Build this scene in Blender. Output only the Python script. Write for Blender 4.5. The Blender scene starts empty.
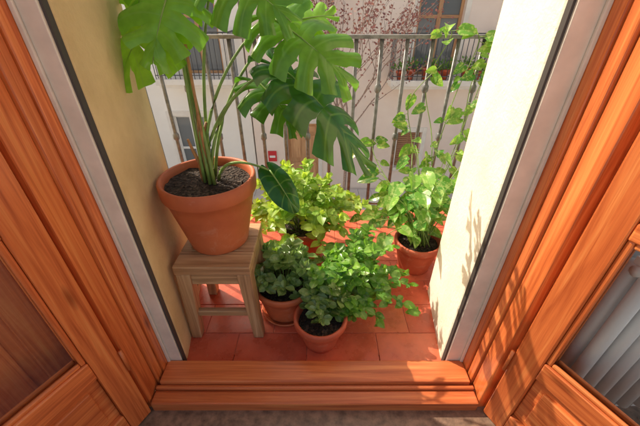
import bpy, math, random
from mathutils import Vector, Matrix, noise as mnoise
random.seed(7)
R = random.random
def ru(a,b): return a+(b-a)*random.random()
scene = bpy.context.scene

# ------------------------------------------------------------------ helpers
class MB:
    def __init__(s): s.v=[]; s.f=[]; s.uv=[]; s.rn=[]; s.mi=[]; s.sm=[]
    def add(s, verts, faces, uvs=None, rnd=0.5, mi=0, smooth=False):
        o=len(s.v); s.v.extend([tuple(v) for v in verts])
        for f in faces:
            s.f.append([i+o for i in f]); s.mi.append(mi); s.sm.append(smooth)
            for i in f:
                s.uv.append(uvs[i] if uvs else (0,0)); s.rn.append((rnd,0))
    def obj(s, name, mats, parent=None, bevel=0, loc=(0,0,0)):
        me=bpy.data.meshes.new(name); me.from_pydata(s.v,[],s.f); 
        for m in mats: me.materials.append(m)
        u=me.uv_layers.new(name='UVMap'); r=me.uv_layers.new(name='rnd')
        u.data.foreach_set('uv',[c for p in s.uv for c in p]); r.data.foreach_set('uv',[c for p in s.rn for c in p])
        me.polygons.foreach_set('material_index',s.mi); me.polygons.foreach_set('use_smooth',s.sm)
        me.update(); ob=bpy.data.objects.new(name,me); scene.collection.objects.link(ob); ob.location=loc
        if parent: ob.parent=parent
        if bevel:
            b=ob.modifiers.new('b','BEVEL'); b.width=bevel; b.segments=2; b.limit_method='ANGLE'; b.angle_limit=math.radians(50)
        return ob
    def box(s, a, b, mi=0, rnd=None):
        a=list(a); b=list(b)
        for i in range(3):
            if a[i]>b[i]: a[i],b[i]=b[i],a[i]
        d=[b[i]-a[i] for i in range(3)]; la=d.index(max(d))
        V=[(x,y,z) for x in (a[0],b[0]) for y in (a[1],b[1]) for z in (a[2],b[2])]
        F=[((0,1,3,2),0),((4,6,7,5),0),((0,4,5,1),1),((2,3,7,6),1),((0,2,6,4),2),((1,5,7,3),2)]
        off=(ru(0,20),ru(0,20)); rnd=R() if rnd is None else rnd
        o=len(s.v); s.v.extend(V)
        for f,n in F:
            s.f.append([i+o for i in f]); s.mi.append(mi); s.sm.append(False)
            ax=[i for i in range(3) if i!=n]
            if la in ax: u=la; w=[i for i in ax if i!=la][0]
            else: u,w=ax
            for i in f:
                s.uv.append((V[i][u]+off[0], V[i][w]+off[1]+n*1.7)); s.rn.append((rnd,0))
    def quad(s,p,mi=0,rnd=.5):
        s.add(p,[(0,1,2,3)],[(0,0),(1,0),(1,1),(0,1)],rnd,mi)
    def tube(s,pts,r0,r1=None,n=6,mi=0,rnd=.5,cap=True):
        r1=r0 if r1 is None else r1
        pts=[Vector(p) for p in pts]; N=len(pts); V=[];U=[];F=[]
        for i,p in enumerate(pts):
            t=(pts[min(i+1,N-1)]-pts[max(i-1,0)]).normalized()
            h=Vector((0,0,1)) if abs(t.z)<.9 else Vector((1,0,0))
            x=t.cross(h).normalized(); y=t.cross(x)
            r=r0+(r1-r0)*i/(N-1)
            for k in range(n):
                a=2*math.pi*k/n; V.append(p+x*(r*math.cos(a))+y*(r*math.sin(a))); U.append((i*.05,k/n))
        for i in range(N-1):
            for k in range(n):
                F.append((i*n+k,i*n+(k+1)%n,(i+1)*n+(k+1)%n,(i+1)*n+k))
        if cap: F.append(tuple(range(n))[::-1]); F.append(tuple((N-1)*n+k for k in range(n)))
        s.add(V,F,U,rnd,mi,True)
    def lathe(s,prof,n=48,c=(0,0,0),mi=0,wob=0):
        V=[];F=[];U=[]
        for j,(r,z) in enumerate(prof):
            for k in range(n):
                a=2*math.pi*k/n; rr=r*(1+wob*math.sin(2*a+1)); V.append((c[0]+rr*math.cos(a),c[1]+rr*math.sin(a),c[2]+z)); U.append((k/n,z))
        for j in range(len(prof)-1):
            for k in range(n):
                F.append((j*n+k,j*n+(k+1)%n,(j+1)*n+(k+1)%n,(j+1)*n+k))
        s.add(V,F,U,.5,mi,True)

def empty(name,loc=(0,0,0),rz=0):
    e=bpy.data.objects.new(name,None); e.location=loc; e.rotation_euler=(0,0,rz); e.empty_display_size=.1
    scene.collection.objects.link(e); return e
def bez(p0,p1,p2,n=10):
    p0,p1,p2=Vector(p0),Vector(p1),Vector(p2)
    return [p0*(1-t)**2+p1*2*t*(1-t)+p2*t*t for t in [i/(n-1) for i in range(n)]]

# ------------------------------------------------------------------ materials
def newmat(name):
    m=bpy.data.materials.new(name); m.use_nodes=True; nt=m.node_tree
    return m,nt,nt.nodes['Principled BSDF'],nt.nodes,nt.links
def ramp(nodes,stops):
    r=nodes.new('ShaderNodeValToRGB'); e=r.color_ramp.elements
    while len(e)<len(stops): e.new(.5)
    for i,(p,c) in enumerate(stops): e[i].position=p; e[i].color=(*c,1) if len(c)==3 else c
    return r
def noisen(nodes,links,vec,scale,detail=3,rough=.55,dist=0):
    n=nodes.new('ShaderNodeTexNoise'); n.inputs['Scale'].default_value=scale; n.inputs['Detail'].default_value=detail
    n.inputs['Roughness'].default_value=rough; n.inputs['Distortion'].default_value=dist
    if vec is not None: links.new(vec,n.inputs['Vector'])
    return n
def mapping(nodes,links,vec,scale):
    m=nodes.new('ShaderNodeMapping'); m.inputs['Scale'].default_value=scale; links.new(vec,m.inputs['Vector']); return m.outputs[0]
def mixc(nodes,links,fac,a,b,mode='MIX'):
    m=nodes.new('ShaderNodeMix'); m.data_type='RGBA'; m.blend_type=mode
    for sock,v in ((m.inputs[0],fac),(m.inputs[6],a),(m.inputs[7],b)):
        if isinstance(v,(int,float)): sock.default_value=v
        elif isinstance(v,tuple): sock.default_value=(*v,1)
        else: links.new(v,sock)
    return m.outputs[2]
def bump(nodes,links,h,bs,strength=.3,dist=.01):
    b=nodes.new('ShaderNodeBump'); b.inputs['Strength'].default_value=strength; b.inputs['Distance'].default_value=dist
    links.new(h,b.inputs['Height']); links.new(b.outputs[0],bs.inputs['Normal'])
def rndnode(nodes):
    u=nodes.new('ShaderNodeUVMap'); u.uv_map='rnd'; return u.outputs[0]
def uvn(nodes):
    u=nodes.new('ShaderNodeUVMap'); u.uv_map='UVMap'; return u.outputs[0]

def wood(name,c1,c2,c3,rough=.36,coat=0,vary=.2,contrast=1.0):
    m,nt,bs,N,L=newmat(name); uv=uvn(N)
    v=mapping(N,L,uv,(1.0,26,1)); n1=noisen(N,L,v,2.2,4,.6,.8)
    v2=mapping(N,L,uv,(3,150,1)); n2=noisen(N,L,v2,2,2,.6)
    v3=mapping(N,L,uv,(.8,3.5,1)); n3=noisen(N,L,v3,1.5,1,.5)
    r=ramp(N,[(.3,c1),(.52,c2),(.72,c3)]); L.new(n1.outputs[0],r.inputs[0])
    r2=ramp(N,[(.35,(.84,.80,.78)),(.6,(1,1,1))]); L.new(n2.outputs[0],r2.inputs[0])
    c=mixc(N,L,min(1,.5*contrast),r.outputs[0],r2.outputs[0],'MULTIPLY')
    r3=ramp(N,[(.35,(.82,.72,.68)),(.6,(1.05,1.05,1.05))]); L.new(n3.outputs[0],r3.inputs[0])
    c=mixc(N,L,.7,c,r3.outputs[0],'MULTIPLY')
    v4=mapping(N,L,uv,(2.2,9,1)); vo=N.new('ShaderNodeTexVoronoi'); vo.inputs['Scale'].default_value=1.0; L.new(v4,vo.inputs['Vector'])
    rk=ramp(N,[(.04,(.35,.25,.22)),(.11,(1,1,1))]); L.new(vo.outputs['Distance'],rk.inputs[0])
    c=mixc(N,L,.8,c,rk.outputs[0],'MULTIPLY')
    hs=N.new('ShaderNodeHueSaturation'); L.new(c,hs.inputs['Color'])
    sp=N.new('ShaderNodeSeparateXYZ'); L.new(rndnode(N),sp.inputs[0])
    mr=N.new('ShaderNodeMapRange'); mr.inputs[3].default_value=1-vary; mr.inputs[4].default_value=1+vary; L.new(sp.outputs[0],mr.inputs[0]); L.new(mr.outputs[0],hs.inputs['Value'])
    L.new(hs.outputs[0],bs.inputs['Base Color']); bs.inputs['Roughness'].default_value=rough
    bump(N,L,n2.outputs[0],bs,.2,.002)
    return m
M_wood=wood('varnished_pine',(.43,.09,.024),(.68,.18,.048),(.80,.29,.085),.27)
M_wood2=wood('sill_pine',(.44,.10,.03),(.66,.18,.055),(.78,.28,.09),.32,0,.1)
M_stool=wood('worn_stool_wood',(.30,.16,.07),(.56,.34,.165),(.72,.50,.28),.5,0,.12,1.6)

def plaster(name,c,c2,scale=6,bs_=.35):
    m,nt,bs,N,L=newmat(name); tc=N.new('ShaderNodeTexCoord').outputs['Object']
    n=noisen(N,L,tc,scale,4,.6); r=ramp(N,[(.3,c2),(.65,c)]); L.new(n.outputs[0],r.inputs[0])
    L.new(r.outputs[0],bs.inputs['Base Color']); bs.inputs['Roughness'].default_value=.9
    if bs_:
        n2=noisen(N,L,tc,scale*14,3,.65); bump(N,L,n2.outputs[0],bs,bs_,.006)
    return m
M_pl_l=plaster('plaster_backlit_yellow',(.78,.60,.32),(.62,.45,.22),5,.45)  # same plaster as right wall; backlighting painted in as a yellower tone
M_pl_r=plaster('plaster_sunlit_cream',(.86,.80,.66),(.76,.68,.51),5,.5)  # same plaster as left wall; sunlit paleness put into the colour
M_int=plaster('interior_white_wall',(.82,.80,.77),(.76,.74,.70))
M_fac=plaster('facade_render',(.88,.77,.68),(.80,.66,.57),.9,0)
M_fac2=plaster('facade_white',(.88,.86,.81),(.82,.79,.73),.9,0)
M_stone=plaster('stone_trim',(.82,.79,.72),(.72,.68,.62),4,0)
M_pave=plaster('street_paving',(.62,.57,.52),(.50,.46,.42),2,0)
M_asph=plaster('street_asphalt',(.34,.32,.30),(.26,.25,.24),3,0)
M_intfloor=plaster('interior_stone_floor',(.32,.20,.13),(.12,.075,.05),34,.2); M_intfloor.node_tree.nodes['Principled BSDF'].inputs['Roughness'].default_value=.35

def simple(name,c,rough=.5,metal=0,var=0.0,sc=20):
    m,nt,bs,N,L=newmat(name)
    bs.inputs['Base Color'].default_value=(*c,1)
    if var:
        tc=N.new('ShaderNodeTexCoord').outputs['Object']; n=noisen(N,L,tc,sc,3)
        lo=tuple(max(0,x*(1-var)) for x in c); hi=tuple(min(1,x*(1+var)) for x in c)
        r=ramp(N,[(.3,lo),(.7,hi)]); L.new(n.outputs[0],r.inputs[0]); L.new(r.outputs[0],bs.inputs['Base Color'])
    bs.inputs['Roughness'].default_value=rough; bs.inputs['Metallic'].default_value=metal; return m
M_strip=simple('painted_metal_profile',(.76,.68,.57),.4,0,.10,14)
M_dark=simple('dark_rubber',(.06,.05,.045),.6)
M_iron=simple('painted_iron',(.18,.19,.19),.45,.2,.4,40)
M_iron2=simple('black_iron',(.07,.075,.08),.5,.3,.2)
M_grout=simple('grout',(.48,.13,.07),.9,0,.25)
M_sign=simple('red_enamel',(.6,.03,.04),.4); M_signw=simple('white_enamel',(.8,.8,.78),.4)
M_green=simple('green_paint',(.05,.22,.12),.5,0,.2)
M_fdoor=wood('street_door_wood',(.42,.22,.10),(.58,.34,.17),(.66,.42,.23),.5)
M_shut=wood('shutter_wood',(.32,.17,.09),(.46,.26,.14),(.52,.30,.17),.6,0)
M_wglass=simple('dark_window_glass',(.16,.18,.19),.08)
M_bark=simple('bark',(.34,.25,.21),.9,0,.35,30)

def terracotta(name,c,c2,sc=5):
    m,nt,bs,N,L=newmat(name); tc=N.new('ShaderNodeTexCoord').outputs['Object']
    n=noisen(N,L,tc,sc,4,.6); r=ramp(N,[(.3,c2),(.65,c)]); L.new(n.outputs[0],r.inputs[0])
    n3=noisen(N,L,tc,sc*2.6,4,.7,.5); r3=ramp(N,[(.56,(0,0,0)),(.76,(.5,.5,.5))]); L.new(n3.outputs[0],r3.inputs[0])
    col=mixc(N,L,r3.outputs[0],r.outputs[0],(.66,.36,.24)); L.new(col,bs.inputs['Base Color'])
    bs.inputs['Roughness'].default_value=.55; n2=noisen(N,L,tc,120,2); bump(N,L,n2.outputs[0],bs,.15,.002); return m
M_terra=terracotta('terracotta',(.60,.165,.060),(.45,.10,.036))
M_terra2=terracotta('terracotta_red',(.60,.125,.055),(.46,.085,.036),8)
def tilemat():
    m,nt,bs,N,L=newmat('terracotta_tile'); tc=N.new('ShaderNodeTexCoord').outputs['Object']
    sp=N.new('ShaderNodeSeparateXYZ'); L.new(rndnode(N),sp.inputs[0])
    r=ramp(N,[(0,(.58,.11,.055)),(.5,(.66,.14,.07)),(1,(.71,.18,.09))]); L.new(sp.outputs[0],r.inputs[0])
    n=noisen(N,L,tc,9,5,.65); r2=ramp(N,[(.3,(.70,.64,.60)),(.6,(1.05,1.05,1.05))]); L.new(n.outputs[0],r2.inputs[0])
    c=mixc(N,L,.8,r.outputs[0],r2.outputs[0],'MULTIPLY')
    n4=noisen(N,L,tc,60,3,.6); r4=ramp(N,[(.62,(0,0,0)),(.74,(.4,.4,.4))]); L.new(n4.outputs[0],r4.inputs[0]); c=mixc(N,L,r4.outputs[0],c,(.62,.30,.2))
    L.new(c,bs.inputs['Base Color'])
    r3=ramp(N,[(.3,(.18,.18,.18)),(.7,(.42,.42,.42))]); L.new(n.outputs[0],r3.inputs[0]); L.new(r3.outputs[0],bs.inputs['Roughness'])
    n2=noisen(N,L,tc,30,2); bump(N,L,n2.outputs[0],bs,.15,.003); return m
M_tile=tilemat()
m,nt,bs,N,L=newmat('potting_soil'); tc=N.new('ShaderNodeTexCoord').outputs['Object']
vo=N.new('ShaderNodeTexVoronoi'); vo.inputs['Scale'].default_value=110; L.new(tc,vo.inputs['Vector'])
r=ramp(N,[(0,(.010,.007,.005)),(.6,(.045,.030,.020)),(1,(.13,.09,.065))]); L.new(vo.outputs['Color'],r.inputs[0]); L.new(r.outputs[0],bs.inputs['Base Color'])
bs.inputs['Roughness'].default_value=.95; bump(N,L,vo.outputs['Distance'],bs,1,.01); M_soil=m

def leafmat(name,ca,cb,vein=(.35,.5,.15),veinamt=.4,trans=.35,rough=.35,varieg=0,vcol=(.7,.75,.35),tm=(1.7,1.8,.75)):
    m,nt,bs,N,L=newmat(name)
    sp=N.new('ShaderNodeSeparateXYZ'); L.new(rndnode(N),sp.inputs[0]); r=ramp(N,[(0,ca),(1,cb)]); L.new(sp.outputs[0],r.inputs[0])
    tc=N.new('ShaderNodeTexCoord').outputs['Object']; col=r.outputs[0]
    n=noisen(N,L,tc,25,2); r2=ramp(N,[(.3,(.72,.75,.68)),(.7,(1.15,1.12,1.1))]); L.new(n.outputs[0],r2.inputs[0]); col=mixc(N,L,.8,col,r2.outputs[0],'MULTIPLY')
    if varieg:
        nv=noisen(N,L,tc,55,3,.6); rv=ramp(N,[(.50,(0,0,0)),(.62,(varieg,varieg,varieg))]); L.new(nv.outputs[0],rv.inputs[0]); col=mixc(N,L,rv.outputs[0],col,vcol)
    su=N.new('ShaderNodeSeparateXYZ'); L.new(uvn(N),su.inputs[0])
    a=N.new('ShaderNodeMath'); a.operation='SUBTRACT'; a.inputs[1].default_value=.5; L.new(su.outputs[0],a.inputs[0])
    b=N.new('ShaderNodeMath'); b.operation='ABSOLUTE'; L.new(a.outputs[0],b.inputs[0])
    rv=ramp(N,[(.02,(veinamt,)*3),(.07,(0,0,0))]); L.new(b.outputs[0],rv.inputs[0])
    col=mixc(N,L,rv.outputs[0],col,vein)
    L.new(col,bs.inputs['Base Color']); bs.inputs['Roughness'].default_value=rough
    bump(N,L,b.outputs[0],bs,.35,.01)
    tr=N.new('ShaderNodeBsdfTranslucent'); tcol=mixc(N,L,1.0,col,tm,'MULTIPLY'); L.new(tcol,tr.inputs[0])
    mx=N.new('ShaderNodeMixShader'); mx.inputs[0].default_value=trans; L.new(bs.outputs[0],mx.inputs[1]); L.new(tr.outputs[0],mx.inputs[2])
    L.new(mx.outputs[0],N['Material Output'].inputs[0]); return m
M_mon=leafmat('monstera_leaf',(.022,.105,.022),(.22,.48,.05),(.20,.38,.10),.3,.36,.16,tm=(1.9,1.9,.6))
M_stem=simple('green_stem',(.20,.32,.07),.4,0,.3); M_stemb=simple('brown_stem',(.45,.22,.08),.6,0,.3,30)
M_jade=leafmat('jade_leaf',(.085,.18,.045),(.24,.37,.10),(.3,.4,.18),.15,.2,.28,.45,(.38,.46,.20))
M_dkl=leafmat('round_leaf',(.055,.20,.03),(.22,.44,.06),(.35,.5,.16),.3,.32,.3,.3,(.40,.54,.15))
M_lime=leafmat('lime_leaf',(.17,.36,.045),(.44,.56,.10),(.6,.7,.3),.3,.38,.38)
M_poth=leafmat('pothos_leaf',(.07,.25,.035),(.24,.46,.07),(.4,.56,.2),.3,.34,.25,.65,(.52,.62,.22))
M_redl=leafmat('plum_leaf',(.22,.08,.09),(.42,.18,.17),(.5,.2,.2),.1,.25,.5)
M_fgreen=leafmat('distant_leaf',(.08,.20,.04),(.22,.38,.07),(.2,.3,.1),.1,.3,.5)
m,nt,bs,N,L=newmat('door_glass'); N.remove(bs)
tr=N.new('ShaderNodeBsdfTransparent'); tr.inputs[0].default_value=(.93,.95,.94,1); gl=N.new('ShaderNodeBsdfGlossy'); gl.inputs['Roughness'].default_value=.02
lw=N.new('ShaderNodeLayerWeight'); lw.inputs[0].default_value=.25; mr=N.new('ShaderNodeMapRange'); mr.inputs[3].default_value=.10; mr.inputs[4].default_value=.9; L.new(lw.outputs['Fresnel'],mr.inputs[0]); mx=N.new('ShaderNodeMixShader')
L.new(mr.outputs[0],mx.inputs[0]); L.new(tr.outputs[0],mx.inputs[1]); L.new(gl.outputs[0],mx.inputs[2]); L.new(mx.outputs[0],N['Material Output'].inputs[0]); M_glass=m

# ------------------------------------------------------------------ balcony floor
mb=MB(); mb.box((-1.0,.745,-.16),(1.0,1.80,-.0025),0); floor=mb.obj('balcony_floor',[M_grout])
mb=MB(); tl,tw,g=.283,.150,.003
row=0; y=.695
while y<1.79:
    x=-1.0-(row%2)*tl/2+.10
    while x<1.0:
        a=max(x,-.995); b=min(x+tl-g,.995); y1=min(y+tw-g,1.795)
        if b-a>.02: mb.box((a,max(y,.70),-.02),(b,y1,0+ru(-.0008,.0006)),0)
        x+=tl
    y+=tw; row+=1
mb.obj('tiles',[M_tile],parent=floor,bevel=.0015)

# ------------------------------------------------------------------ masonry with door opening
def prism(mb,poly,z0,z1,mi=0):
    n=len(poly); V=[(x,y,z0) for x,y in poly]+[(x,y,z1) for x,y in poly]
    F=[tuple(range(n))[::-1],tuple(range(n,2*n))]+[(i,(i+1)%n,n+(i+1)%n,n+i) for i in range(n)]
    mb.add(V,F,None,.5,mi)
for nm,sg,x0,x1,xo,mat in (('plaster_wall',-1,-.512,-.585,-.66,M_pl_l),('plaster_wall',1,.466,.516,.64,M_pl_r)):
    ye=1.13 if sg<0 else 1.085
    mb=MB(); P=[(x0,.724),(x1,ye),(sg*2.2,ye),(sg*2.2,.62),(xo,.62),(xo,.724)]
    if sg>0: P=P[::-1]
    prism(mb,P,-4.0,2.45); w=mb.obj(nm,[mat],bevel=.008)
    mb=MB(); mb.box((xo,.600,-.03),(sg*2.2,.618,2.45)); mb.obj('inner_face',[M_int],parent=w)
    mb=MB(); mb.box((xo+sg*.13,.585,-.0295),(sg*2.2,.599,.06)); mb.obj('skirting_board',[M_signw],parent=w,bevel=.003)
mb=MB(); mb.box((-.50,.726,2.2),(.46,1.08,2.45)); mb.obj('door_lintel',[M_pl_r])
mb=MB(); mb.box((-2.2,-2.2,-.18),(2.2,.598,-.03)); mb.obj('interior_floor',[M_intfloor])

# column radiator on the inside wall, seen through the right door glass
mb=MB()
for i in range(9):
    x=.72+i*.052
    mb.tube([(x,.545,.12),(x,.545,.66)],.017,n=12); mb.tube([(x,.505,.12),(x,.505,.66)],.017,n=12)
    mb.box((x-.012,.505,.10),(x+.012,.545,.14)); mb.box((x-.012,.505,.64),(x+.012,.545,.68))
for z in (.13,.65): mb.tube([(.70,.525,z),(1.16,.525,z)],.013,n=10)
for x in (.78,1.09): mb.tube([(x,.525,.12),(x,.525,-.03)],.010,n=8)
mb.obj('column_radiator',[M_signw])

for a,b,sg in ((-.512,-.567,-1),(.466,.531,1)):
    e=empty('shutter_guide_rail')
    mb=MB(); mb.box((a+sg*.006,.700,.0),(b,.722,2.2)); mb.box((b-sg*.010,.692,.0),(b,.6995,2.2)); mb.obj('profile',[M_strip],parent=e,bevel=.002)
    mb=MB(); mb.box((a,.706,.0),(a+sg*.0055,.7215,2.2)); mb.obj('brush_seal',[M_dark],parent=e)

e=empty('wooden_door_frame')
mb=MB()
for sg,xs,xh in ((-1,-.5675,-.575),(1,.5315,.555)):
    W=.085
    mb.box((xs,.662,-.05),(sg*(abs(xs)+W),.722,2.2),rnd=.6)
    mb.box((xs+sg*.007,.628,-.05),(sg*(abs(xs)+W+.0),.6615,2.2),rnd=.45)
    mb.box((xs+sg*.016,.566,-.05),(sg*(abs(xs)+W+.03),.6275,2.2),rnd=.75)
    mb.box((xs+sg*.044,.553,-.05),(sg*(abs(xs)+W+.09),.5655,2.2),rnd=.6)
mb.box((-.66,.60,2.2),(.62,.72,2.28))
mb.obj('jambs',[M_wood],parent=e,bevel=.004)
mb=MB()
mb.box((-.567,.616,-.06),(.531,.699,.036),rnd=.7); mb.box((-.578,.600,-.06),(.542,.6155,.022),rnd=.3)
mb.box((-.578,.553,-.06),(.542,.5995,.012),rnd=.55)
mb.obj('wooden_threshold',[M_wood2],bevel=.005)

# ------------------------------------------------------------------ doors
def door(hx,hy,ang,sgn):
    e=empty('wooden_glazed_door',(hx,hy,-.02),ang); W=.52; T=.042*sgn
    mb=MB(); z0=.0
    def bx(x0,x1,za,zb,y0=0,y1=None,r=None):
        y1=T if y1 is None else y1; mb.box((x0,y0,za),(x1,y1,zb),rnd=r)
    bx(0,.068,z0,2.16,r=.6); bx(W-.07,W,z0,2.16,r=.4)
    for a,b in ((0,.10),(.31,.38),(.79,.83),(1.24,1.28),(1.70,1.74),(2.07,2.16)): bx(.0685,W-.0705,a,b)
    mb.box((.0685,T*.35,.1005),(W-.0705,T*.65,.3095),rnd=.6); mb.box((.10,T*.12,.13),(W-.10,T*.88,.28),rnd=.7)
    for a,b in ((.38,.79),(.83,1.24),(1.28,1.70),(1.74,2.07)):
        for ya,yb in ((T*.12,T*.35),(T*.65,T*.88)):
            mb.box((.0685,ya,a+.0005),(.082,yb,b-.0005)); mb.box((W-.0845,ya,a+.0005),(W-.0705,yb,b-.0005))
            mb.box((.0822,ya,a+.0005),(W-.0847,yb,a+.014)); mb.box((.0822,ya,b-.014),(W-.0847,yb,b-.0005))
    mb.obj('leaf_frame',[M_wood],parent=e,bevel=.004)
    mb=MB()
    for a,b in ((.38,.79),(.83,1.24),(1.28,1.70),(1.74,2.07)): mb.quad([(.07,T*.5,a),(W-.07,T*.5,a),(W-.07,T*.5,b),(.07,T*.5,b)])
    mb.obj('glass_panes',[M_glass],parent=e)
    mb=MB()
    for z in (.25,1.1,1.9): mb.tube([(-.004,-.004*sgn,z),(-.004,-.004*sgn,z+.09)],.005,n=10)
    mb.obj('hinges',[M_wood],parent=e)
    return e
door(.557,.546,math.atan2(-.894,.447),1)
door(-.577,.546,math.atan2(-.894,-.447),-1)
e=empty('wooden_inner_shutter',(-.70,.53,-.02),math.atan2(-.70,-.70))
mb=MB(); mb.box((0,-.03,.02),(.06,0,2.1),rnd=.5); mb.box((.44,-.03,.02),(.50,0,2.1),rnd=.5)
for a,b in ((.02,.12),(.60,.68),(1.2,1.28),(2.0,2.1)): mb.box((.0605,-.03,a),(.4395,0,b))
mb.box((.0605,-.02,.1205),(.4395,-.010,1.9995),rnd=.4); 
for k in range(3): mb.box((.09,-.026,(.15,.71,1.31)[k]),(.41,-.004,(.57,1.17,1.97)[k]),rnd=.6)
mb.obj('shutter_panel',[M_wood],parent=e,bevel=.004)

# ------------------------------------------------------------------ railing
e=empty('balcony_railing'); mb=MB(); YR=1.755; XL,XR=-.93,.88
def flat(a,b): mb.box(a,b)
flat((XL,YR-.024,1.010),(XR,YR+.024,1.026)); flat((XL,YR-.012,.075),(XR,YR+.012,.087))
for sx in (XL,XR): 
    flat((sx-.022,1.10,1.012),(sx+.022,YR-.025,1.026)); flat((sx-.012,1.10,.075),(sx+.012,YR-.015,.087)); flat((sx-.014,YR-.014,-.004),(sx+.014,YR+.014,1.0095))
    y=1.2
    while y<YR-.05: mb.tube([(sx,y,.08),(sx,y,1.015)],.009,n=8); y+=.115
x=XL+.115; k=0
while x<XR-.04:
    mb.tube([(x,YR,.08),(x,YR,1.015)],.010,n=8)
    mb.lathe([(.0102,-.022),(.017,-.012),(.017,.012),(.0102,.022)],12,(x,YR,(.52,.78)[k%2]))
    x+=.124;k+=1
mb.obj('bars',[M_iron],parent=e)

# ------------------------------------------------------------------ stool
e=empty('wooden_stool',(-.378,.955,0)); mb=MB(); hx,hy=.135,.135
for k in range(3): mb.box((-hx,-hy+k*.09+.001,.350),(hx,-hy+(k+1)*.09-.001,.388),rnd=.4+.2*R())
for sx in (-1,1):
    for sy in (-1,1):
        xo,yo=sx*(hx-.020),sy*(hy-.025)
        V=[];w=.020; wt=.026
        for z,ex,ww in ((0,.012,w),(.3495,-.008,wt)):
            for ax,ay in ((-1,-1),(1,-1),(1,1),(-1,1)): V.append((xo+sx*ex+ax*ww,yo+sy*ex*.5+ay*ww,z))
        U=[(v[2],v[0]+v[1]) for v in V]
        mb.add(V,[(3,2,1,0),(4,5,6,7),(0,1,5,4),(1,2,6,5),(2,3,7,6),(3,0,4,7)],U,.5)
for sy in (-1,1):
    yy=sy*(hy-.022); mb.box((-hx+.045,yy-.011,.295),(hx-.045,yy+.011,.345)); mb.box((-hx+.035,yy-.010,.12),(hx-.035,yy+.010,.15))
for sx in (-1,1):
    xx=sx*(hx-.016); mb.box((xx-.010,-hy+.048,.295),(xx+.010,hy-.048,.345)); mb.box((xx-.010,-hy+.040,.18),(xx+.010,hy-.040,.21))
mb.obj('stool_body',[M_stool],parent=e,bevel=.004)

# ------------------------------------------------------------------ pots
def pot(name,loc,R0,r0,h,band=.22,saucer=0,mat=None,soil=.03):
    e=empty(name,loc); mb=MB(); bh=h*band; rb=R0-.010
    zb=h-bh
    P=[(0,.0),(r0*.95,0),(r0,.006)]
    for k in range(1,6): P.append((r0+(rb-r0)*k/5*.97,.006+(zb-.006)*k/5))
    P+=[(R0-.004,zb+.003),(R0-.001,zb+.01),(R0,h-.008),(R0-.003,h-.002),(R0-.008,h),(R0-.014,h-.004),(R0-.018,h-.02),(R0-.022,h-.06)]
    if saucer: P=[(r,z+.012) for r,z in P]
    mb.lathe(P,56,wob=.004)
    mb.obj('pot',[mat or M_terra],parent=e)
    if saucer:
        mb=MB(); mb.lathe([(0,.0),(saucer-.012,0),(saucer,.022),(saucer-.004,.025),(saucer-.012,.012),(0,.010)],48); mb.obj('saucer',[mat or M_terra],parent=e)
    mb=MB(); n=40; V=[];F=[];rings=9; rs=R0-.020
    for j in range(rings+1):
        for k in range(n):
            a=2*math.pi*k/n; r=rs*j/rings; x,y=r*math.cos(a),r*math.sin(a)
            V.append((x,y,h-soil+(.012 if saucer else 0)+.010*mnoise.noise(Vector((x*30+loc[0]*9,y*30,3)))+.006*mnoise.noise(Vector((x*90,y*90,1)))))
    for j in range(rings):
        for k in range(n): F.append((j*n+k,j*n+(k+1)%n,(j+1)*n+(k+1)%n,(j+1)*n+k))
    mb.add(V,F,None,.5,0,True)
    for _ in range(90):
        a=ru(0,6.28);r=rs*math.sqrt(R())*.95; s=ru(.002,.006); x,y=r*math.cos(a),r*math.sin(a); z=h-soil+.006
        q=[(x+ru(-s,s),y+ru(-s,s),z+ru(-s,s)) for _ in range(4)]
        mb.add(q,[(0,1,2),(0,2,3),(0,3,1),(1,3,2)],None,.5,0)
    mb.obj('soil',[M_soil],parent=e)
    return e

# ------------------------------------------------------------------ leaves
def frame(dirv,nh):
    y=Vector(dirv).normalized(); n=Vector(nh); n=(n-y*n.dot(y))
    if n.length<1e-4: n=Vector((0,0,1)).cross(y)
    n.normalize(); x=y.cross(n); return x,y,n
def leaf(mb,A,dirv,nh,L,W,kind='ovate',droop=.2,fold=.15,rnd=.5,mi=0,nl=6,nc=4):
    x,y,n=frame(dirv,nh); A=Vector(A); V=[];U=[];F=[]
    ph=ru(0,6)
    for i in range(nl+1):
        t=i/nl
        if kind=='ovate': w=math.sin(math.pi*min(1,t**.8*.97+.02))**.85
        elif kind=='obov': w=math.sqrt(max(0,math.sin(math.pi*(t**1.5*.95+.03))))
        elif kind=='round': w=math.sqrt(max(0,1-(2*t-1)**2))*.98+.02
        else: w=(math.sin(math.pi*(t**.55*.985+.0)))**.8 if t>0 else .25
        if t==1: w=.02
        for j in range(nc+1):
            c=j/nc*2-1; lx=c*w*W/2; ly=t*L
            if kind=='heart': ly-=L*.16*abs(c)**1.5*(1-t)**3
            lz=abs(lx)*fold*2-droop*L*t*t+ .03*L*math.sin(5*t+ph)*abs(c)
            V.append(A+x*lx+y*ly+n*lz); U.append((j/nc,t))
    m=nc+1
    for i in range(nl):
        for j in range(nc): F.append((i*m+j,i*m+j+1,(i+1)*m+j+1,(i+1)*m+j))
    mb.add(V,F,U,rnd,mi,True)
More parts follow.
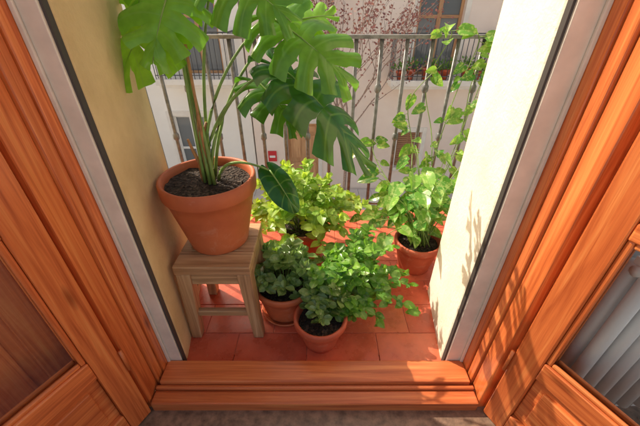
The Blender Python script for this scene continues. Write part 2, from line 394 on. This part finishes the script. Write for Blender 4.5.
def monstera(mb,A,T,nh,wf=.5,nf=7,droop=.15,side=.25,rnd=.5,fen=True,gap0=.36):
    A=Vector(A);T=Vector(T); L=(T-A).length; x,y,n=frame(T-A,nh); W=L*wf
    ph=ru(0,6)
    def outl(s):
        f=math.radians(170)*(1-s)**1.05; c=math.cos(f); sx=W*abs(math.sin(f))**.72*(1-.34*max(0,c)**4)
        return sx, .28*L+(c*.72*L if c>0 else c*.46*L)
    def P(s,r,sg):
        ry=L*max(0,(s-.14)/.86)*.84; ox,oy=outl(s)
        lx=ox*r; ly=ry+(oy-ry)*r-.07*L*math.sin(math.pi*r)*(1-s)
        lz=.12*lx-side*lx*lx/W-droop*L*max(0,ly/L)**2+.03*L*math.sin(ly/L*7+ph+sg)*(r**2)
        return A+x*(lx*sg)+y*ly+n*lz
    rows=12; cols=6
    for sg in (-1,1):
        for k in range(nf):
            V=[];U=[];F=[]; gg=gap0+ru(-.14,.20); wm=ru(.8,1.35); short=1-ru(0,.08)
            for i in range(rows+1):
                r=i/rows
                wd=1.0
                if fen and r>gg:
                    q=(r-gg)/(1-gg); wd=1-.28*wm*min(1,q*4)**.6
                for j in range(cols+1):
                    c=j/cols; s=(k+.5+(c-.5)*wd)/nf
                    rr=r
                    if fen: rr=r*(1-(1-short)*r)
                    if fen and i>rows-3: rr*=(1-.05*(abs(c-.5)*2)**4)
                    V.append(P(s,rr,sg)+(n*(.016*math.sin(k*2.3+ph)*r*r+.012*(abs(c-.5)*2)**2*(-1)*r) if fen else Vector())); U.append((c,r))
            m=cols+1
            for i in range(rows):
                for j in range(cols):
                    q=(i*m+j,i*m+j+1,(i+1)*m+j+1,(i+1)*m+j); F.append(q if sg<0 else q[::-1])
            mb.add(V,F,U,min(1,max(0,rnd+ru(-.06,.06))),0,True)
    pts=[A+y*(L*t*.93)+n*(-droop*L*t*t+.002) for t in [i/8 for i in range(9)]]
    mb.tube(pts,.003,.001,n=5,mi=1)

# ---- monstera
pm=(-.385,.985,.388)
e=pot('potted_monstera',pm,.162,.106,.275,.22)
mb=MB(); C=Vector((.0,.0,.25))
def W2L(p): return Vector(p)-Vector(pm)
ML=[
 ((-.43,1.07,1.18),(-.60,.94,.97),(-.25,-.9,.75),.54,6,.15,1.0,True),
 ((-.38,1.02,1.20),(-.43,.86,1.04),(.1,-.8,.55),.54,6,.2,.8,True),
 ((-.27,1.05,1.24),(-.06,.92,1.13),(.0,-.75,.7),.50,7,.15,.45,True),
 ((-.14,1.05,1.12),(.11,.92,1.00),(.1,-.7,.8),.46,7,.25,.55,True),
 ((-.12,1.0,1.00),(.21,.86,.80),(.45,-.45,.85),.34,7,.32,.12,True),
 ((-.20,1.06,.95),(-.05,.92,.87),(.1,-.35,.95),.46,6,.3,.3,True),
 ((-.17,.98,.68),(-.07,.90,.57),(.5,-.7,.5),.30,5,.15,.0,False),
 ((-.10,1.12,1.10),(.06,1.18,1.14),(0,-.7,.7),.5,6,.15,.95,True),
 ((-.44,1.1,1.27),(-.50,1.0,1.14),(-.1,-.9,.6),.5,6,.15,.95,True),
]
for i,(A,T,nh,wf,nf,dr,rn,fen) in enumerate(ML):
    a=W2L(A); t=W2L(T)
    monstera(mb,a,t,nh,wf,nf,dr,.3,rn,fen)
    st=C+Vector((ru(-.035,.035),ru(-.035,.035),0)); mid=st.lerp(a,.5)+Vector((-.3*(a.x-st.x),-.02,.10))
    mb.tube(bez(st,mid,a,14),.0062,.0032,n=7,mi=1)
for k in range(3): mb.tube(bez(C+Vector((ru(-.03,.03),ru(-.03,.03),-.01)),C+Vector((ru(-.03,.03),0,.08)),C+Vector((ru(-.04,.04),ru(-.02,.02),.15+.05*k)),8),.009,.004,n=8,mi=2)
mb.tube([C+Vector((.01,-.01,-.03)),C+Vector((.02,-.01,.42))],.0045,n=8,mi=2)
mb.obj('monstera_foliage',[M_mon,M_stem,M_stemb],parent=e)

# ---- small bushy plants
def bush(parent,mat,base,n,reach,height,LL,WW,kind,nlv=7,bias=(0,0),start_r=.05,stem=M_stem,fold=.1,droop=.15,sag=.0,f0=.30):
    mb=MB(); base=Vector(base)
    for i in range(n):
        a=2*math.pi*(i*.618)+ru(-.3,.3); q=math.sqrt((i+.5)/n)
        rr=reach*q*ru(.7,1.25); hh=height*(1-.55*q*q)*ru(.65,1.25)
        s0=base+Vector((math.cos(a)*start_r*q,math.sin(a)*start_r*q,0))
        bb=ru(.3,1)
        tip=base+Vector((math.cos(a)*rr+bias[0]*bb,math.sin(a)*rr+bias[1]*bb,hh-sag*q*ru(.3,1.3)))
        mid=(s0+tip)/2+Vector((0,0,hh*.4)); P=bez(s0,mid,tip,10); mb.tube(P,.0022,.0013,n=4,mi=1)
        for k in range(nlv):
            f=f0+(1-f0)*(k+1)/nlv; idx=min(8,int(f*9)); p=P[idx].lerp(P[idx+1],f*9-idx)
            td=(P[idx+1]-P[idx]).normalized()
            for sd in (0,1):
                ang=k*1.57+sd*math.pi+ru(-.5,.5)
                side=Vector((math.cos(ang),math.sin(ang),0)); 
                dv=(side+td*ru(.3,.8)+Vector((0,0,ru(-.3,.4)))).normalized()
                nh=Vector((0,0,1))+Vector((ru(-.6,.6),ru(-.8,.25),0))
                sc=ru(.5,1.25)*(1-.25*(f-.5)); leaf(mb,p,dv,nh,LL*sc,WW*sc,kind,droop+ru(-.1,.15),fold,min(1,max(0,ru(0,.75)+.25*f)),0,5,4)
        for _ in range(2):
            leaf(mb,P[-1],Vector((ru(-.6,.6),ru(-.6,.6),.8)),Vector((ru(-1,1),-.8,.5)),LL*.6,WW*.55,kind,0,fold,1,0,5,4)
    return mb.obj('foliage',[mat,stem],parent=parent)
e=pot('potted_jade_plant',(-.150,.968,0),.128,.088,.170,.2,.108,M_terra)
bush(e,M_jade,(0,0.01,.15),24,.145,.20,.056,.036,'obov',5,bias=(.01,.03),start_r=.06,fold=.25,sag=.07)
e=pot('potted_peperomia',(.002,.812,0),.104,.066,.150,.24,0,M_terra2)
bush(e,M_jade,(.01,.02,.12),20,.11,.16,.046,.030,'obov',6,bias=(.03,.08),start_r=.04,sag=.05,f0=.15)
bush(e,M_dkl,(.02,.04,.12),26,.13,.23,.042,.034,'round',8,bias=(.09,.12),start_r=.03,sag=.08,f0=.2)
e=pot('potted_basil',(.15,1.02,0),.105,.07,.15,.24,0,M_terra)
bush(e,M_dkl,(0,0,.12),38,.21,.25,.046,.034,'ovate',7,bias=(.03,.0),start_r=.05,sag=.14,f0=.2)
e=pot('potted_lime_shrub',(-.09,1.36,0),.13,.09,.20,.22,0,M_terra2)
bush(e,M_lime,(0,0,.17),54,.31,.34,.054,.038,'ovate',8,bias=(-.02,-.04),start_r=.06,sag=.08)
# ---- pothos
pe=(.487,1.255,0); e=pot('potted_pothos',pe,.116,.078,.180,.22,0,M_terra2)
mb=MB()
def pleaf(p,dv,nh,s): leaf(mb,p,dv,nh,s,s*.74,'heart',ru(.1,.35),ru(.05,.25),R(),0,8,6)
B=Vector((0,0,.16))
for i in range(70):
    a=ru(0,6.28); r=ru(.04,.29); 
    tip=Vector((-.04+math.cos(a)*r,.08+math.sin(a)*r*.8,ru(.20,.58)))
    P=bez(B+Vector((ru(-.05,.05),ru(-.05,.05),0)),(B+tip)/2+Vector((0,0,.12)),tip,9); mb.tube(P,.0028,.0018,n=5,mi=1)
    pleaf(P[-1],Vector((math.cos(a),math.sin(a)-.5,ru(-.6,.2))),Vector((ru(-.6,.6),-.6,.8)),ru(.045,.105))
    if R()<.9: pleaf(P[5],Vector((math.cos(a+1.5),math.sin(a+1.5)-.3,ru(-.3,.3))),Vector((ru(-.5,.5),-.5,.8)),ru(.05,.085))
vines=[[(.50,1.35,.3),(.62,1.62,.45),(.70,1.72,.75),(.76,1.73,1.00),(.68,1.72,1.06)],
       [(.45,1.35,.3),(.50,1.65,.5),(.47,1.73,.72),(.60,1.72,.90)],
       [(.42,1.32,.3),(.30,1.60,.45),(.28,1.70,.52),(.20,1.71,.48)],
       [(.52,1.35,.3),(.72,1.66,.40),(.80,1.72,.70),(.84,1.72,.98)],
       [(.52,1.35,.3),(.72,1.60,.50),(.76,1.70,.80),(.78,1.71,.90)],
       [(.55,1.35,.3),(.60,1.66,.55),(.55,1.75,.80),(.62,1.72,1.03),(.54,1.71,1.04)]]
for vn in vines:
    vp=[Vector(p)-Vector(pe) for p in vn]; P=[]
    for i in range(len(vp)-1):
        p0=vp[max(i-1,0)];p1=vp[i];p2=vp[i+1];p3=vp[min(i+2,len(vp)-1)]
        for k in range(7):
            t=k/7; P.append(.5*((2*p1)+(p2-p0)*t+(2*p0-5*p1+4*p2-p3)*t*t+(3*p1-p0-3*p2+p3)*t**3))
    P.append(vp[-1]); mb.tube(P,.003,.002,n=5,mi=1)
    for i in range(3,len(P),1):
        if R()<.55:
            a=ru(0,6.28); off=Vector((math.cos(a)*.03,-.02+math.sin(a)*.02,ru(-.01,.03))); q=P[i]+off
            mb.tube([P[i],q],.0015,n=4,mi=1)
            pleaf(q,Vector((math.cos(a),-.4+.3*math.sin(a),ru(-.8,.2))),Vector((ru(-.6,.6),-.8,.5)),ru(.035,.08))
mb.obj('pothos_foliage',[M_poth,M_stem],parent=e)

# ------------------------------------------------------------------ street + building opposite
G=-3.9
mb=MB(); mb.quad([(-150,-150,G),(150,-150,G),(150,150,G),(-150,150,G)]); mb.obj('ground',[M_pave])
mb=MB(); mb.quad([(-60,2.6,G+.004),(60,2.6,G+.004),(60,7.6,G+.004),(-60,7.6,G+.004)]); mb.obj('street',[M_asph])
e=empty('pavement'); mb=MB()
x=-12
while x<12:
    for y in (7.74,8.14,8.54): mb.box((x,y,G-.05),(x+.392,y+.392,G+.12+ru(-.001,.001)))
    x+=.4
mb.obj('paving_slabs',[M_pave],parent=e,bevel=.004)
mb=MB(); x=-12
while x<12: mb.box((x,7.6,G-.05),(x+.99,7.735,G+.125)); x+=1
mb.obj('kerb',[M_stone],parent=e,bevel=.01)

def building(name,X0,X1,Y,Z1,mat,ops):
    e=empty(name); mb=MB(); Z0=G
    xs=sorted({X0,X1}|{o[0] for o in ops}|{o[1] for o in ops}); zs=sorted({Z0,Z1}|{o[2] for o in ops}|{o[3] for o in ops})
    for i in range(len(xs)-1):
        for j in range(len(zs)-1):
            cx=(xs[i]+xs[i+1])/2; cz=(zs[j]+zs[j+1])/2
            if any(o[0]<cx<o[1] and o[2]<cz<o[3] for o in ops): continue
            mb.quad([(xs[i],Y,zs[j]),(xs[i+1],Y,zs[j]),(xs[i+1],Y,zs[j+1]),(xs[i],Y,zs[j+1])])
    D=.22
    for a,b,c,d_,k in ops:
        for q in ([(a,Y,c),(a,Y,d_),(a,Y+D,d_),(a,Y+D,c)],[(b,Y,d_),(b,Y,c),(b,Y+D,c),(b,Y+D,d_)],[(a,Y,d_),(b,Y,d_),(b,Y+D,d_),(a,Y+D,d_)],[(a,Y,c),(a,Y+D,c),(b,Y+D,c),(b,Y,c)]): mb.quad(q)
    mb.quad([(X0,Y,Z0),(X0,Y,Z1),(X0,Y+8,Z1),(X0,Y+8,Z0)]); mb.quad([(X1,Y,Z0),(X1,Y,Z1),(X1,Y+8,Z1),(X1,Y+8,Z0)])
    mb.quad([(X0,Y,Z1),(X1,Y,Z1),(X1,Y+8,Z1),(X0,Y+8,Z1)])
    mb.obj('wall',[mat],parent=e)
    fm=MB(); gm=MB(); tm=MB()
    for a,b,c,d_,k in ops:
        y=Y+.12
        tm.box((a-.12,Y-.03,c),(a-.001,Y+.01,d_+.14)); tm.box((b+.001,Y-.03,c),(b+.12,Y+.01,d_+.14)); tm.box((a,Y-.03,d_+.001),(b,Y+.01,d_+.139))
        if k!='door': tm.box((a-.15,Y-.07,c-.09),(b+.15,Y+.05,c-.002))
        if k=='door':
            fm.box((a,y,c),(b,y+.05,d_),0,.5)
            w=(b-a)/2
            for i in range(2):
                for z0,z1 in ((c+.15,c+.85),(c+1.0,c+1.7),(c+1.8,d_-.1)): fm.box((a+i*w+.08,y-.025,z0),(a+(i+1)*w-.08,y-.001,z1),0,.8)
        elif k=='shut':
            fm.box((a,y+.03,c),(b,y+.06,d_),1,.4); z=c+.04
            while z<d_-.05: fm.box((a+.05,y,z),((a+b)/2-.02,y+.028,z+.035),1,.5); fm.box(((a+b)/2+.02,y,z),(b-.05,y+.028,z+.035),1,.5); z+=.06
        else:
            gm.box((a,y+.04,c),(b,y+.06,d_))
            m_=(a+b)/2
            for p in ((a,a+.07),(b-.07,b),(m_-.05,m_+.05)): fm.box((p[0],y,c),(p[1],y+.039,d_),2 if k=='win' else 0,.5)
            for z in (c,c+(d_-c)*.55,d_-.07): fm.box((a+.071,y+.002,z),(m_-.051,y+.037,z+.07),2 if k=='win' else 0); fm.box((m_+.051,y+.002,z),(b-.071,y+.037,z+.07),2 if k=='win' else 0)
    fm.obj('joinery',[M_fdoor,M_shut,M_signw],parent=e,bevel=.006)
    if gm.v: gm.obj('window_glass',[M_wglass],parent=e)
    tm.obj('stone_surrounds',[M_stone],parent=e,bevel=.008)
    return e
def obalc(e,x0,x1,Y,z):
    mb=MB(); mb.box((x0,Y-.62,z-.14),(x1,Y-.001,z)); mb.box((x0+.05,Y-.55,z-.22),(x1-.05,Y-.002,z-.142)); mb.obj('balcony_slab',[M_stone],parent=e,bevel=.01)
    mb=MB(); mb.box((x0+.03,Y-.60,z+1.0),(x1-.03,Y-.56,z+1.03)); mb.box((x0+.03,Y-.59,z+.08),(x1-.03,Y-.57,z+.10))
    x=x0+.04
    while x<x1: mb.tube([(x,Y-.58,z),(x,Y-.58,z+1.01)],.009,n=6); x+=.12
    for sx in (x0+.04,x1-.04):
        mb.box((sx-.02,Y-.555,z+1.0),(sx+.02,Y-.003,z+1.03)); y=Y-.46
        while y<Y: mb.tube([(sx,y,z),(sx,y,z+1.01)],.009,n=6); y+=.12
    mb.obj('balcony_rails',[M_iron2],parent=e)
YB=9.0
b1=building('apartment_building',-1.9,4.35,YB,7.5,M_fac,[(-.95,-.05,G+.12,-1.70,'door'),(2.25,2.95,-3.05,-1.95,'shut'),(2.35,3.45,-.42,1.9,'glz'),(2.35,3.45,2.9,5.2,'glz'),(-.75,.15,2.9,5.0,'glz')])
obalc(b1,1.75,4.2,YB,-.44); obalc(b1,1.75,4.2,YB,2.86)
b2=building('apartment_building',-12,-1.95,YB+.05,6.8,M_fac2,[(-4.2,-3.2,G+.12,-1.5,'win'),(-7,-5.6,-3.0,-1.4,'win'),(-3.6,-2.5,-.4,1.9,'glz'),(-6.6,-5.4,-.4,1.9,'glz'),(-3.6,-2.5,2.9,5.2,'win')])
obalc(b2,-4.1,-2.1,YB+.05,-.42)
b3=building('apartment_building',4.4,12,YB-.1,7.2,M_fac2,[(5.0,6.0,G+.12,-1.5,'door'),(5.0,6.0,-.4,1.9,'glz'),(7.5,8.6,-.4,1.9,'win'),(7.5,8.6,-3,-1.5,'shut')])
obalc(b3,4.7,6.4,YB-.1,-.42)
mb=MB(); mb.box((-1.55,YB-.03,-2.85),(-1.30,YB-.012,-2.52),0); mb.box((-1.51,YB-.036,-2.73),(-1.34,YB-.031,-2.66),1); mb.obj('wall_sign',[M_sign,M_signw],bevel=.003)
mb=MB(); mb.box((-.78,YB-.04,.62),(-.15,YB-.012,.78)); mb.obj('street_name_sign',[M_green],bevel=.004)
for i,x in enumerate((2.0,2.25,2.62,2.86,3.1,3.6,3.9)):
    e=empty('potted_plant',(x,YB-.44,-.44)); mb=MB(); h=.2+.04*(i%3); mb.lathe([(0,0),(.07,0),(.10,h-.05),(.115,h-.05),(.115,h),(.09,h),(.085,h-.03),(0,h-.03)],20); mb.obj('pot',[M_terra2],parent=e)
    mb=MB()
    for _ in range(50):
        a=ru(0,6.28); el=ru(.1,1.4); r=ru(.05,.22); dv=Vector((math.cos(a)*math.cos(el),math.sin(a)*math.cos(el),math.sin(el)))
        leaf(mb,Vector((0,0,h))+dv*r,dv,Vector((ru(-1,1),-1,1)),.09,.05,'ovate',.2,.1,R(),0,2,2)
    mb.obj('foliage',[M_fgreen],parent=e)

# street tree with sparse plum leaves
random.seed(23)
mb=MB(); base=Vector((.55,7.2,G)); 
def limb(p,dv,L,r,depth):
    P=[p]; d_=dv.normalized(); n=6
    for i in range(n):
        d_=(d_+Vector((ru(-.16,.16),ru(-.16,.16),ru(-.04,.08)))).normalized(); P.append(P[-1]+d_*L/n)
    mb.tube(P,r,r*.6,n=7 if depth<2 else 4,mi=1)
    if depth>=2:
        for q in P[1:]:
            for _ in range(1 if depth<4 else 2):
                o=Vector((ru(-1,1),ru(-1,1),ru(-1,1)))*.09
                leaf(mb,q+o,Vector((ru(-1,1),ru(-1,1),ru(-1,.4))),Vector((ru(-1,1),-1,ru(0,1))),ru(.045,.075),ru(.03,.045),'ovate',.2,.1,R(),0,2,2)
    if depth<4:
        k=5 if depth==0 else 3
        for i in range(k):
            s=P[-1] if i<2 else P[int(ru(3,n))]
            a=ru(0,6.28); sp=ru(.35,.9)
            limb(s,(d_+Vector((math.cos(a)*sp,math.sin(a)*sp*.6,.1))),L*ru(.6,.85) if depth else L*.6,r*.55,depth+1)
limb(base,Vector((.03,0,1)),2.5,.055,0)
tr=mb.obj('street_tree',[M_redl,M_bark])

# ------------------------------------------------------------------ light, camera
el=math.radians(43); travel=Vector((1,-.66,0)).normalized()*math.cos(el)+Vector((0,0,-math.sin(el)))
sun=bpy.data.lights.new('sun','SUN'); sun.energy=5.0; sun.angle=math.radians(.5); sun.color=(1,.92,.79)
so=bpy.data.objects.new('sun',sun); scene.collection.objects.link(so); so.rotation_euler=travel.to_track_quat('-Z','Y').to_euler()
w=bpy.data.worlds.new('World'); scene.world=w; w.use_nodes=True; nt=w.node_tree
sk=nt.nodes.new('ShaderNodeTexSky'); sk.sky_type='NISHITA'; sk.sun_disc=False; sk.sun_elevation=el
sk.sun_rotation=math.atan2(-travel.x,-travel.y); sk.air_density=1.0; sk.dust_density=5.0; sk.ozone_density=.3
bg=nt.nodes['Background']; bg.inputs[1].default_value=.25
tint=mixc(nt.nodes,nt.links,1.0,sk.outputs[0],(1.12,1.0,.84),'MULTIPLY'); nt.links.new(tint,bg.inputs[0])
cam=bpy.data.cameras.new('camera'); cam.lens=18; cam.sensor_width=36; cam.clip_start=.02; cam.clip_end=500
co=bpy.data.objects.new('camera',cam); scene.collection.objects.link(co); co.location=(0,0,1.15); co.rotation_euler=(math.radians(90-33.2),0,0)
scene.camera=co
scene.view_settings.view_transform='Standard'; scene.view_settings.look='None'; scene.view_settings.exposure=0
